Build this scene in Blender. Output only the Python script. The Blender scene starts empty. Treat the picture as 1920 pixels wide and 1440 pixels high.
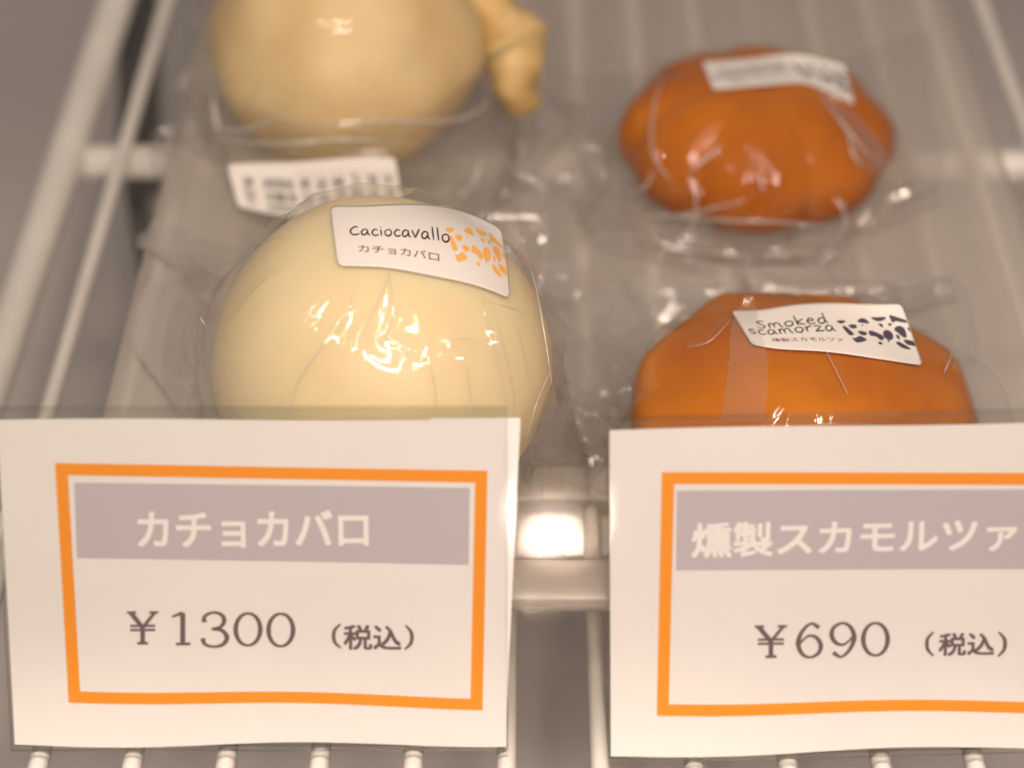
import bpy, bmesh, math, random
import numpy as np
from mathutils import Vector, Matrix

random.seed(7); np.random.seed(7)
S = bpy.context.scene
R = math.radians
MM = 0.001

# ------------------------------------------------------------------ camera, world, light, exposure
H = 395.0                      # camera height above the top of the shelf wires, mm
PITCH, YAW, F = R(42.0), R(0.41), 3400.0   # F in pixels of the 1920 px wide photograph
cam_d = bpy.data.cameras.new('camera'); cam = bpy.data.objects.new('camera', cam_d)
S.collection.objects.link(cam); S.camera = cam
cam.location = (0, 0, H*MM); cam.rotation_euler = (math.pi/2-PITCH, 0, YAW)
cam_d.sensor_width = 36; cam_d.lens = F/1920*36
cam_d.clip_start = 0.01; cam_d.clip_end = 50
cam_d.dof.use_dof = True; cam_d.dof.focus_distance = 0.501
cam_d.dof.aperture_fstop = 4.7; cam_d.dof.aperture_blades = 0

W = bpy.data.worlds.new('World'); S.world = W; W.use_nodes = True
bg = W.node_tree.nodes['Background']
bg.inputs[0].default_value = (1.0, 0.83, 0.75, 1); bg.inputs[1].default_value = 0.155

S.view_settings.view_transform = 'Standard'; S.view_settings.look = 'None'
S.view_settings.exposure = 0.12; S.view_settings.gamma = 1.0
S.cycles.max_bounces = 12; S.cycles.transparent_max_bounces = 40
S.cycles.sample_clamp_indirect = 6.0
S.cycles.caustics_reflective = False; S.cycles.caustics_refractive = False

def area(name, loc, aim, sx, sy, watts, col, shape='RECTANGLE', spread=180):
    l = bpy.data.lights.new(name, 'AREA'); l.shape = shape; l.size = sx*MM; l.size_y = sy*MM
    l.energy = watts; l.color = col; l.spread = R(spread)
    o = bpy.data.objects.new(name, l); S.collection.objects.link(o)
    o.location = Vector(loc)*MM
    o.rotation_euler = (Vector(aim)-Vector(loc)).to_track_quat('-Z', 'Y').to_euler()
    return o
WARM = (1.0, 0.79, 0.68)
area('case_canopy_light', (60, -60, 480), (20, 330, 0), 420, 60, 0.66, WARM, spread=95)
area('front_wire_fill', (20, 244, 720), (20, 244.5, 0), 700, 16, 0.42, WARM, spread=11)  # added narrow fill, brightens only the wires at the shelf front
area('cross_bar_beam', (16, -60, 545), (9, 380, -12), 12, 12, 0.009, WARM, 'DISK', spread=2.1)  # added beam, aimed between the signs to brighten the front cross bar
area('ceiling_tube', (50, -90, 760), (40, 130, 0), 22, 820, 0.7, WARM, spread=120)
area('ceiling_tube', (-260, 20, 760), (-100, 200, 0), 16, 500, 0.25, WARM, spread=120)
for k, (x, y, z, e) in enumerate([(-60, 230, 800, .5), (35, 220, 800, .65), (190, 240, 800, .5)]):
    area('spot_lamp', (x, y, z), (x, 430, 0), 26, 26, e, (1.0, 0.80, 0.62), 'DISK')

for k, (x, y, z, e) in enumerate([(-380, 120, 640, .25), (430, 180, 660, .25), (-150, -230, 520, .2), (270, -210, 540, .2)]):  # added small lamps, placed only to make glints on the film
    area('spot_lamp', (x, y, z), (0, 430, 0), 15, 15, e, (1.0, 0.82, 0.66), 'DISK')

# ------------------------------------------------------------------ pixel -> world helpers (used to measure the photograph)
Mcam = Matrix.Rotation(YAW, 3, 'Z') @ Matrix.Rotation(math.pi/2-PITCH, 3, 'X')
CAMP = Vector((0, 0, H))
def ray(px, py):
    return (Mcam @ Vector((px-960, 720-py, -F))).normalized()
def at_z(px, py, z=0.0):
    d = ray(px, py); t = (z-H)/d.z
    return CAMP + d*t
def at_y(px, py, Y):
    d = ray(px, py); return CAMP + d*(Y/d.y)

# ------------------------------------------------------------------ materials
def mat(name, col=(0.8,)*3, rough=0.5, spec=0.5, **kw):
    m = bpy.data.materials.new(name); m.use_nodes = True
    b = m.node_tree.nodes['Principled BSDF']
    b.inputs['Base Color'].default_value = (*col, 1)
    b.inputs['Roughness'].default_value = rough
    b.inputs['Specular IOR Level'].default_value = spec
    for k, v in kw.items():
        b.inputs[k.replace('_', ' ')].default_value = v
    return m
def noise_col(m, c1, c2, scale, detail=4, bump=0.0, bdist=0.0005, fac=(0.35, 0.65), bscale=None):
    nt = m.node_tree; b = nt.nodes['Principled BSDF']
    tc = nt.nodes.new('ShaderNodeTexCoord')
    n = nt.nodes.new('ShaderNodeTexNoise'); n.inputs['Scale'].default_value = scale; n.inputs['Detail'].default_value = detail
    nt.links.new(tc.outputs['Object'], n.inputs['Vector'])
    r = nt.nodes.new('ShaderNodeValToRGB')
    r.color_ramp.elements[0].position = fac[0]; r.color_ramp.elements[0].color = (*c1, 1)
    r.color_ramp.elements[1].position = fac[1]; r.color_ramp.elements[1].color = (*c2, 1)
    nt.links.new(n.outputs['Fac'], r.inputs['Fac']); nt.links.new(r.outputs['Color'], b.inputs['Base Color'])
    if bump:
        n2 = nt.nodes.new('ShaderNodeTexNoise'); n2.inputs['Scale'].default_value = bscale or scale*4
        nt.links.new(tc.outputs['Object'], n2.inputs['Vector'])
        bp = nt.nodes.new('ShaderNodeBump'); bp.inputs['Strength'].default_value = bump; bp.inputs['Distance'].default_value = bdist
        nt.links.new(n2.outputs['Fac'], bp.inputs['Height']); nt.links.new(bp.outputs['Normal'], b.inputs['Normal'])
    return m

def film_mat(name, haze, tint=(1, 1, 1), rough=0.07, gloss=1.0, bump=0.0, bscale=300.0, hazecol=(0.95, 0.92, 0.88), graze=0.12):
    m = bpy.data.materials.new(name); m.use_nodes = True; nt = m.node_tree; N = nt.nodes; L = nt.links
    N.clear()
    out = N.new('ShaderNodeOutputMaterial')
    tr = N.new('ShaderNodeBsdfTransparent'); tr.inputs[0].default_value = (*tint, 1)
    df = N.new('ShaderNodeBsdfDiffuse'); df.inputs[0].default_value = (*hazecol, 1)
    tl = N.new('ShaderNodeBsdfTranslucent'); tl.inputs[0].default_value = (*hazecol, 1)
    hz = N.new('ShaderNodeMixShader'); hz.inputs[0].default_value = 0.4
    L.new(df.outputs[0], hz.inputs[1]); L.new(tl.outputs[0], hz.inputs[2])
    mx = N.new('ShaderNodeMixShader'); lw = N.new('ShaderNodeLayerWeight'); lw.inputs['Blend'].default_value = 0.5
    hp = N.new('ShaderNodeMath'); hp.operation = 'POWER'; hp.inputs[1].default_value = 3.0; L.new(lw.outputs['Facing'], hp.inputs[0])
    hm = N.new('ShaderNodeMath'); hm.operation = 'MULTIPLY_ADD'; hm.inputs[1].default_value = graze; hm.inputs[2].default_value = haze; hm.use_clamp = True
    L.new(hp.outputs[0], hm.inputs[0]); L.new(hm.outputs[0], mx.inputs[0])
    L.new(tr.outputs[0], mx.inputs[1]); L.new(hz.outputs[0], mx.inputs[2])
    gl = N.new('ShaderNodeBsdfGlossy'); gl.inputs['Roughness'].default_value = rough
    # thin sheet: Schlick reflectance, the same from both sides
    fr = N.new('ShaderNodeLayerWeight'); fr.inputs['Blend'].default_value = 0.5
    pw = N.new('ShaderNodeMath'); pw.operation = 'POWER'; pw.inputs[1].default_value = 5.0
    L.new(fr.outputs['Facing'], pw.inputs[0])
    mm = N.new('ShaderNodeMath'); mm.operation = 'MULTIPLY_ADD'; mm.inputs[1].default_value = 0.5; mm.inputs[2].default_value = 0.045*gloss; mm.use_clamp = True
    L.new(pw.outputs[0], mm.inputs[0])
    mg = N.new('ShaderNodeMixShader'); L.new(mm.outputs[0], mg.inputs[0])
    L.new(mx.outputs[0], mg.inputs[1]); L.new(gl.outputs[0], mg.inputs[2])
    L.new(mg.outputs[0], out.inputs[0])
    if bump:
        tc = N.new('ShaderNodeTexCoord')
        n = N.new('ShaderNodeTexNoise'); n.inputs['Scale'].default_value = bscale; n.inputs['Detail'].default_value = 2
        L.new(tc.outputs['Object'], n.inputs['Vector'])
        bp = N.new('ShaderNodeBump'); bp.inputs['Strength'].default_value = bump; bp.inputs['Distance'].default_value = 0.001
        L.new(n.outputs['Fac'], bp.inputs['Height'])
        L.new(bp.outputs['Normal'], gl.inputs['Normal']); L.new(bp.outputs['Normal'], fr.inputs['Normal'])
    return m

M = {}
M['wire'] = noise_col(mat('white_coated_wire', rough=0.35, Coat_Weight=0.2), (0.74, 0.74, 0.70), (0.80, 0.80, 0.75), 30, bump=0.1, bscale=200)
M['case'] = noise_col(mat('grey_case_panel', rough=0.55, spec=0.3), (0.60, 0.58, 0.565), (0.67, 0.65, 0.63), 5, bump=0.1)
M['dark'] = noise_col(mat('dark_grey', rough=0.5), (0.10, 0.095, 0.09), (0.14, 0.13, 0.12), 20)
M['cream'] = noise_col(mat('cream_cheese', rough=0.42, spec=0.35, Subsurface_Weight=0.8, Subsurface_Scale=0.009, Subsurface_Radius=(1.0, 0.7, 0.35)),
                       (0.76, 0.65, 0.37), (0.83, 0.73, 0.47), 18, bump=0.3, bdist=0.0012, bscale=45)
M['cream_old'] = noise_col(mat('aged_cream_cheese', rough=0.45, spec=0.3, Subsurface_Weight=0.5, Subsurface_Scale=0.006, Subsurface_Radius=(1.0, 0.6, 0.3)),
                       (0.76, 0.57, 0.27), (0.87, 0.72, 0.41), 22, bump=0.3, bdist=0.0012, bscale=45)
M['rind'] = noise_col(mat('yellow_rind', rough=0.5, spec=0.3, Subsurface_Weight=0.4, Subsurface_Scale=0.005, Subsurface_Radius=(1.0, 0.6, 0.2)),
                       (0.64, 0.44, 0.17), (0.78, 0.60, 0.30), 60, bump=0.5, bscale=150)
M['smoked'] = noise_col(mat('smoked_cheese', rough=0.5, spec=0.12, Subsurface_Weight=0.25, Subsurface_Scale=0.004, Subsurface_Radius=(1.0, 0.45, 0.1)),
                       (0.44, 0.115, 0.002), (0.58, 0.19, 0.004), 34, bump=0.12, bscale=80, fac=(0.3, 0.7))
M['smoked_dark'] = noise_col(mat('dark_smoked_cheese', rough=0.5, spec=0.12, Subsurface_Weight=0.25, Subsurface_Scale=0.004, Subsurface_Radius=(1.0, 0.45, 0.1)),
                       (0.42, 0.105, 0.0015), (0.60, 0.185, 0.003), 30, bump=0.12, bscale=80, fac=(0.3, 0.7))
M['film'] = film_mat('clear_film', 0.01, graze=0.2, rough=0.06, gloss=1.7, bump=0.05, bscale=160)
M['seal'] = film_mat('sealed_film', 0.2, rough=0.12, gloss=2.4)
M['tray'] = film_mat('frosted_tray', 0.26, tint=(0.97, 0.96, 0.94), rough=0.30, gloss=0.8, hazecol=(0.88, 0.83, 0.77), graze=0.2)
M['tray_clear'] = film_mat('clear_tray_plastic', 0.05, tint=(0.99, 0.985, 0.97), rough=0.2, gloss=0.9, hazecol=(0.7, 0.66, 0.6), graze=0.05)
M['tray_step'] = film_mat('thick_tray_plastic', 0.72, tint=(0.97, 0.96, 0.92), rough=0.35, gloss=0.8, hazecol=(0.95, 0.92, 0.84), graze=0.1)
M['fold'] = film_mat('doubled_film', 0.09, graze=0.4, rough=0.1, gloss=1.6)
M['crease_streak'] = film_mat('whitish_crease_highlight', 0.55, graze=0.1, rough=0.28, gloss=4.0, hazecol=(1, 0.98, 0.94))  # whitish haze stands in for highlight streaks along the folds
M['film_loose'] = film_mat('loose_film', 0.04, graze=0.14, rough=0.07, gloss=1.3, bump=0.05, bscale=160)
M['film_edge'] = film_mat('film_cut_edge', 0.35, graze=0.2, rough=0.15, gloss=3.0)
M['emboss'] = film_mat('raised_tray_lettering', 0.2, rough=0.3, gloss=1.5)
M['acryl'] = film_mat('clear_acrylic', 0.004, graze=0.02, tint=(0.985, 0.99, 0.98), rough=0.05, gloss=1.1)
M['acryl_edge'] = film_mat('acrylic_cut_edge', 0.25, tint=(0.55, 0.57, 0.52), rough=0.12, gloss=2.0, hazecol=(0.20, 0.16, 0.125))
M['paper'] = noise_col(mat('card_paper', rough=0.7, spec=0.2), (0.77, 0.755, 0.76), (0.80, 0.785, 0.785), 20)
M['label'] = mat('glossy_label_paper', (0.75, 0.735, 0.70), rough=0.45, spec=0.3)
M['orange_ink'] = mat('orange_ink', (0.86, 0.30, 0.016), rough=0.6, spec=0.2)
M['grey_ink'] = mat('grey_band_ink', (0.50, 0.46, 0.51), rough=0.6, spec=0.2)
M['white_ink'] = mat('unprinted_paper', (0.84, 0.82, 0.82), rough=0.7, spec=0.2)
M['brown_ink'] = mat('brown_grey_ink', (0.16, 0.10, 0.115), rough=0.6, spec=0.2)
M['black_ink'] = mat('black_ink', (0.03, 0.02, 0.025), rough=0.5, spec=0.2)
M['maroon_ink'] = mat('maroon_ink', (0.13, 0.03, 0.025), rough=0.5, spec=0.2)
M['green_ink'] = mat('faded_black_ink', (0.07, 0.08, 0.06), rough=0.5, spec=0.2)
M['slate_ink'] = mat('slate_ink', (0.075, 0.065, 0.10), rough=0.5, spec=0.2)
M['spot_orange'] = mat('light_orange_ink', (0.90, 0.46, 0.12), rough=0.5, spec=0.2)

# ------------------------------------------------------------------ object helpers
def mesh_obj(name, verts, faces, m, parent=None, smooth=False, scale=MM):
    me = bpy.data.meshes.new(name)
    v = np.asarray([tuple(p) for p in verts], dtype=float)*scale
    me.from_pydata(v.tolist(), [], [tuple(int(i) for i in f) for f in faces]); me.update()
    if smooth: me.polygons.foreach_set('use_smooth', [True]*len(me.polygons))
    if m: me.materials.append(m)
    o = bpy.data.objects.new(name, me); S.collection.objects.link(o)
    if parent: 
        o.parent = parent; o.matrix_parent_inverse = parent.matrix_world.inverted() if False else Matrix.Translation(-parent.location)
    return o
def thing(name, label, cat, loc, group=None):
    o = bpy.data.objects.new(name, None); S.collection.objects.link(o)
    o.location = Vector(loc)*MM; o.empty_display_size = 0.02
    o['label'] = label; o['category'] = cat
    if group: o['group'] = group
    return o
class MB:
    def __init__(s): s.v = []; s.f = []
    def add(s, v, f):
        n = len(s.v); s.v += [tuple(p) for p in v]; s.f += [tuple(i+n for i in q) for q in f]
    def box(s, c, d, rot=None):
        vs = [Vector((sx*d[0]/2, sy*d[1]/2, sz*d[2]/2)) for sx in (-1, 1) for sy in (-1, 1) for sz in (-1, 1)]
        if rot: vs = [rot @ p for p in vs]
        s.add([p+Vector(c) for p in vs], [(0,1,3,2),(4,6,7,5),(0,4,5,1),(2,3,7,6),(0,2,6,4),(1,5,7,3)])
    def tube(s, pts, rad, n=16, cap=True):
        pts = [Vector(p) for p in pts]; rings = []
        for i, p in enumerate(pts):
            d = (pts[min(i+1, len(pts)-1)]-pts[max(i-1, 0)]).normalized()
            a = d.cross(Vector((0, 0, 1)))
            if a.length < 1e-4: a = d.cross(Vector((1, 0, 0)))
            a.normalize(); b = a.cross(d)
            r = rad[i] if isinstance(rad, (list, tuple)) else rad
            rings.append([p + a*math.cos(2*math.pi*k/n)*r + b*math.sin(2*math.pi*k/n)*r for k in range(n)])
        v = [q for rg in rings for q in rg]; f = []
        for i in range(len(pts)-1):
            for k in range(n):
                f.append((i*n+k, i*n+(k+1)%n, (i+1)*n+(k+1)%n, (i+1)*n+k))
        if cap: f += [tuple(range(n)), tuple(reversed(range((len(pts)-1)*n, len(pts)*n)))]
        s.add(v, f)
    def build(s, name, m, parent=None, smooth=False):
        return mesh_obj(name, s.v, s.f, m, parent, smooth)

# ------------------------------------------------------------------ wire shelf and case floor
fl = mesh_obj('case_floor', [(-2500, -600, -170), (2500, -600, -170), (2500, 3500, -170), (-2500, 3500, -170)], [(0, 1, 2, 3)], M['case'])
fl['kind'] = 'structure'
shelf = thing('wire_shelf', 'white coated wire shelf under the plastic tray and price signs', 'shelf', (0, 400, -20))
xa, xb = at_z(70, 1420, 0).x, at_z(1830, 1420, 0).x
pitch = (xb-xa)/10
WR = 2.7
me_wire = None
for k in range(-2, 14):
    x = xa + k*pitch
    if k == -2: continue
    if me_wire is None:
        b = MB(); b.tube([(0, 160, -WR), (0, 1000, -WR)], WR, 20); o = b.build('wire', M['wire'], shelf, True); me_wire = o.data
    else:
        o = bpy.data.objects.new('wire', me_wire); S.collection.objects.link(o); o.parent = shelf
    o.matrix_parent_inverse = Matrix.Translation(-shelf.location); o.location = (x*MM, 0, 0)
for py in (990, 296):
    p = at_z(960, py, -9)
    b = MB(); b.tube([(xa-1.9*pitch, p.y, -2*WR-6.3), (420, p.y, -2*WR-6.3)], 6.6, 24)
    b.build('cross_bar', M['wire'], shelf, True)
b = MB(); b.tube([(xa-1.9*pitch, 160, -5), (xa-1.9*pitch, 1000, -5)], 7.2, 24); b.build('side_rail', M['wire'], shelf, True)
# dark bracket added under the rail where a dark streak runs
br = thing('dark_bar', 'dark bracket below the left rail of the wire shelf', 'bar', (-190, 700, -60))
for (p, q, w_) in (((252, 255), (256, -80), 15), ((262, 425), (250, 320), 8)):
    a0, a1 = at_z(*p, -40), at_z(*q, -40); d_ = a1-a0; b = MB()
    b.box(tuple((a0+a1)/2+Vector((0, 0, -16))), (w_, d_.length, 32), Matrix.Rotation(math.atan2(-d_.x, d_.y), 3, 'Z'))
    b.build('bar_main' if w_ > 10 else 'bar_tip', M['dark'], br)

# ------------------------------------------------------------------ tray
FLOOR = 4.0
TX0, TX1, TY0, TY1, TZ = -124.0, 168.0, 320.0, 770.0, 30.0
# (inset from the outer rim, z, corner radius)
prof = [(0, 0, 26, 22), (0, 0, 29.2, 22), (0.8, 0.8, 30, 21.5), (14, 14, 30, 18), (15.5, 15.4, 29.3, 17), (52, 17, 10, 9), (60, 18, 5.6, 6), (66, 20, 4, 4), (74, 25, 3.4, .6)]
def rrect(x0, y0, x1, y1, r, n=8):
    pts = []
    for cx, cy, a0 in ((x1-r, y0+r, -90), (x1-r, y1-r, 0), (x0+r, y1-r, 90), (x0+r, y0+r, 180)):
        for k in range(n+1):
            a = R(a0+90*k/n); pts.append((cx+r*math.cos(a), cy+r*math.sin(a)))
    return pts
def ramp_h(X, Y):
    """height of the tray's inner surface"""
    dx = np.minimum(X-TX0, TX1-X); dy = np.minimum(Y-TY0, TY1-Y)
    ix = [p[0] for p in prof][2:]; iy = [p[1] for p in prof][2:]; zs = [p[2] for p in prof][2:]
    z = np.maximum(np.interp(dx, ix, zs), np.interp(dy, iy, zs))
    return np.where(np.minimum(dx, dy) < 0, -3.0, z)
rings = [[(x, y, z) for x, y in rrect(TX0+i, TY0+k, TX1-i, TY1-k, r)] for i, k, z, r in prof]
n = len(rings[0]); V = [p for r in rings for p in r]; Fc = []
for i in range(len(rings)-1):
    for k in range(n):
        Fc.append((i*n+k, i*n+(k+1) % n, (i+1)*n+(k+1) % n, (i+1)*n+k))
tray = thing('plastic_tray', 'frosted clear plastic tray holding the four bagged cheeses', 'tray', (22, 540, 0))
to = mesh_obj('tray_shell', V, Fc, M['tray'], tray, True)
md = to.modifiers.new('thickness', 'SOLIDIFY'); md.thickness = 0.0009; md.offset = -1
YS0, YS1 = at_z(1040, 934, 4).y, at_z(1040, 874, 4).y
FX0, FX1, FY0, FY1 = TX0+74, TX1-74, TY0+25, TY1-25
b = MB(); b.box(((FX0+FX1)/2, (YS1+FY1)/2, 3.4-.45), (FX1-FX0, FY1-YS1, .9)); b.build('tray_floor', M['tray'], tray)
b = MB(); b.box(((FX0+FX1)/2, (FY0+YS0)/2, 3.4-.45), (FX1-FX0, YS0-FY0, .9)); b.build('front_floor', M['tray_clear'], tray)
b = MB(); b.box(((FX0+FX1)/2, (YS0+YS1)/2, 3.4-.3), (FX1-FX0, YS1-YS0, 1.2)); b.build('floor_step', M['tray_step'], tray)
# raised moulding marks on the tray floor and ramp (illegible from here except 300-30)
def text_mesh(txt, size=1.0, bold=0.0):
    cu = bpy.data.curves.new('txt', 'FONT'); cu.body = txt; cu.offset = bold; cu.size = size; cu.resolution_u = 4
    o = bpy.data.objects.new('txt', cu); S.collection.objects.link(o)
    bpy.context.view_layer.update()
    dg = bpy.context.evaluated_depsgraph_get(); me = bpy.data.meshes.new_from_object(o.evaluated_get(dg))
    bm = bmesh.new(); bm.from_mesh(me); bmesh.ops.triangulate(bm, faces=bm.faces)
    v = np.array([p.co[:2] for p in bm.verts]); f = [[q.index for q in g.verts] for g in bm.faces]
    bm.free(); bpy.data.meshes.remove(me); bpy.data.objects.remove(o); bpy.data.curves.remove(cu)
    return v, f
b = MB()
for py, x0, x1, th in ((782, 1044, 1095, .5), (782, 1112, 1140, .5), (816, 1030, 1095, .5), (816, 1112, 1140, .5), (795, 1046, 1070, .6), (772, 1060, 1078, .5), (762, 1060, 1078, .5),
                   (738, 1048, 1082, .4), (728, 1060, 1090, .4), (710, 1050, 1085, .4), (690, 1052, 1080, .4), (722, 1118, 1136, .4), (704, 1114, 1134, .4), (762, 1122, 1140, .4), (672, 1056, 1086, .4)):
    p, q = at_z(x0, py, 4.1), at_z(x1, py, 4.1)
    b.box(((p.x+q.x)/2, p.y, 4.15), (q.x-p.x, th, 0.35))
b.build('moulded_lines', M['emboss'], tray)
tv, tf = text_mesh('300-30', 1.0)
c0 = at_z(1003, 922, 4)
b = MB(); b.add([(c0.x+p[0]*5.5, c0.y+p[1]*5, 3.9) for p in tv], tf)
b.build('moulded_lettering', M['emboss'], tray)

# ------------------------------------------------------------------ cheese shapes (star-shaped radius functions)
def planes_radius(dirs, planes, p):
    acc = np.zeros(len(dirs))
    for nx, ny, nz, h in planes:
        acc += np.maximum(0, dirs @ np.array([nx, ny, nz])/h)**p
    return acc**(-1.0/p)
def facet_planes(seed, top, rad, low, k=8, elev=38, hh=None, jitter=4):
    rr = random.Random(seed); out = [(0, 0, 1, top), (0, 0, -1, low)]
    for i in range(k):
        a = 2*math.pi*(i+.5*rr.random())/k
        out.append((math.cos(a), math.sin(a), 0.0, rad*(1+rr.uniform(-.02, .02))))
        e = R(elev+rr.uniform(-jitter, jitter)); a2 = a+math.pi/k
        h = (hh or rad*.86)*(1+rr.uniform(-.03, .03))
        out.append((math.cos(a2)*math.cos(e), math.sin(a2)*math.cos(e), math.sin(e), h))
        e = R(-38); out.append((math.cos(a)*math.cos(e), math.sin(a)*math.cos(e), math.sin(e), rad*.92))
    return out
class Cheese:
    def __init__(s, c, fn): s.c = np.array(c, float); s.fn = fn
    def film_planes(s, pole, seed, h, n1=7, n2=13, a1=24, a2=58, p=70, skirt=.25):
        """taut film: long flat facets fanning out from the pole (where the label is stuck)"""
        rr = random.Random(seed); pole = Vector(pole).normalized(); q = pole.to_track_quat('Z', 'Y'); out = [(*pole, h*1.0)]
        for n_, a_ in ((n1, a1), (n2, a2), (n2, a2+32)):
            off = rr.random()
            for i in range(n_):
                az = 2*math.pi*(i+off+rr.uniform(-.32, .32))/n_; po = R(a_+rr.uniform(-7, 7))
                d = q @ Vector((math.sin(po)*math.cos(az), math.sin(po)*math.sin(az), math.cos(po)))
                base = float(s.fn(np.array([tuple(d)]))[0])
                out.append((*d, (base+h)*(1+rr.uniform(-.004, .012))))
        out[0] = (*pole, float(s.fn(np.array([tuple(pole)]))[0])+h)
        s.fp = (out, p); s.skirt = skirt; return s
    def push(s, P, off):
        d = P-s.c; L = np.linalg.norm(d, axis=1); u = d/np.maximum(L, 1e-6)[:, None]
        rr = s.fn(u)+off
        if getattr(s, 'fp', None):
            pr = planes_radius(u, s.fp[0], s.fp[1]); pr = np.minimum(pr, rr+6)
            up = np.clip((u[:, 2]+.75)/.4, 0, 1); rr = np.where(pr > rr, rr+(pr-rr)*up, rr)
            # below its widest line the film stands off as a skirt
            h = np.maximum(np.hypot(u[:, 0], u[:, 1]), 1e-3); uh = np.stack([u[:, 0]/h, u[:, 1]/h, np.zeros(len(u))], 1)
            req = s.fn(uh)+off; cot = np.maximum(0, -u[:, 2])/h
            cone = req/np.maximum(h*(1-s.skirt*cot), 1e-3)
            cone = np.where((1-s.skirt*cot) > .15, cone, 0); lo = (u[:, 2] < 0) & (-u[:, 2]*cone < s.c[2]-3)
            rr = np.where(lo, np.maximum(rr, cone), rr)
        hit = L < rr
        P[hit] = s.c+u[hit]*rr[hit, None]
        return hit
    def hit(s, px, py, off=0.0):
        """first point where the view ray meets the surface grown by off (closest approach on a miss)"""
        d = np.array(ray(px, py)); o = np.array(CAMP); m = o-s.c
        tc = -m @ d
        ts = np.linspace(tc-75, tc, 160); P = o+ts[:, None]*d
        q = P-s.c; L = np.linalg.norm(q, axis=1); g = L-(s.fn(q/L[:, None])+off)
        w = np.where(g < 0)[0]
        if len(w) == 0: return P[np.argmin(g)], False
        i = w[0]
        if i == 0: return P[0], True
        a = g[i-1]/(g[i-1]-g[i]); return P[i-1]+(P[i]-P[i-1])*a, True
    def mesh(s, name, m, parent, n=96):
        V = []; 
        for i in range(1, n):
            th = math.pi*i/n
            for j in range(2*n):
                ph = math.pi*j/n; V.append((math.sin(th)*math.cos(ph), math.sin(th)*math.sin(ph), math.cos(th)))
        V += [(0, 0, 1), (0, 0, -1)]; V = np.array(V); P = s.c+V*s.fn(V)[:, None]; F_ = []
        w = 2*n
        for i in range(n-2):
            for j in range(w): F_.append((i*w+j, (i+1)*w+j, (i+1)*w+(j+1) % w, i*w+(j+1) % w))
        t, bt = len(V)-2, len(V)-1
        for j in range(w):
            F_.append((t, j, (j+1) % w)); F_.append((bt, (n-2)*w+(j+1) % w, (n-2)*w+j))
        return mesh_obj(name, P, F_, m, parent, True)
def ball(c, a, top, low, bumps=(), lobes=(0, 0, 0), flat=None, lowtaper=.1):
    def fn(D):
        z = D[:, 2]; c_ = np.where(z > 0, top, low*1.0)
        ha = a*(1-lowtaper*np.maximum(0, -z))
        r = 1/np.sqrt((1-z*z)/(ha*ha)+z*z/(c_*c_))
        if lobes[0]:
            ph = np.arctan2(D[:, 1], D[:, 0]); r = r*(1+lobes[1]*np.cos(lobes[0]*ph+lobes[2])*np.sqrt(np.maximum(0, 1-z*z)))
        for d, amp, wd in bumps:
            d = np.array(d)/np.linalg.norm(d); ang = np.arccos(np.clip(D @ d, -1, 1)); r = r+amp*np.exp(-(ang/wd)**2)
        # flattened underside resting on the tray
        hf = c[2]-FLOOR-0.6
        lim = hf/np.maximum(1e-6, -z); lim = np.where(z < 0, lim, 1e9)
        p = 24; r = (r**-p+lim**-p)**(-1/p)
        return r
    return Cheese(c, fn)
def on_ray(px, py, z): 
    p = at_z(px, py, z); return (p.x, p.y, z)
vcam = lambda c: (-np.array(c)+np.array(CAMP))/np.linalg.norm(np.array(c)-np.array(CAMP))
c_fc = on_ray(716, 688, 50)
cacio_f = ball(c_fc, 48.8, 48.5, 47.5, bumps=[((-.62, -.72, .05), 2.6, .16), ((-.62, -.72, .05), -1.6, .30), ((.5, -.7, .2), 1.2, .5), ((-.3, .3, .8), .9, .4)], lobes=(3, .008, .4))
c_rc = on_ray(648, 92, 50)
cacio_r = ball(c_rc, 48.5, 47, 46, bumps=[((.3, .75, .35), 18, .45), ((.55, -.6, .3), -2.2, .22), ((.1, -.9, .3), 1.5, .35), ((-.6, -.5, .3), -1.5, .25), ((.95, -.2, .1), 1.2, .25)], lobes=(8, .014, 1.0), lowtaper=.16)
c_fs = on_ray(1505, 792, 29.5)
def frustum(seed, k, top, tiers, low, jit=.02, a0=0.0):
    rr = random.Random(seed); out = [(0, 0, 1, top), (0, 0, -1, low)]
    for i in range(k):
        a = 2*math.pi*(i+a0+rr.uniform(-.12, .12))/k
        for e, h in tiers:
            e = R(e+rr.uniform(-2, 2)); out.append((math.cos(a)*math.cos(e), math.sin(a)*math.cos(e), math.sin(e), h*(1+rr.uniform(-jit, jit))))
    return out
pl_f = frustum(5, 8, 26.5, [(0, 50), (30, 45.5), (62, 33.0), (-40, 43)], 25)
pl_r = frustum(14, 8, 21, [(0, 48), (58, 31.0), (-50, 33.5)], 20, a0=0.03)
scam_f = Cheese(c_fs, lambda D: planes_radius(D, pl_f, 36))
c_rs = on_ray(1418, 250, 24.5)
PR = np.array([(0, 21), (14, 21.4), (24, 20.2), (32, 17.5), (39, 13.5), (45, 7.5), (48, 1), (48, -6), (44.5, -13), (38, -18.5), (28, -20.5), (0, -21)], float)
PA, PL = np.arctan2(PR[:, 1], PR[:, 0])[::-1], np.hypot(PR[:, 0], PR[:, 1])[::-1]
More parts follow.
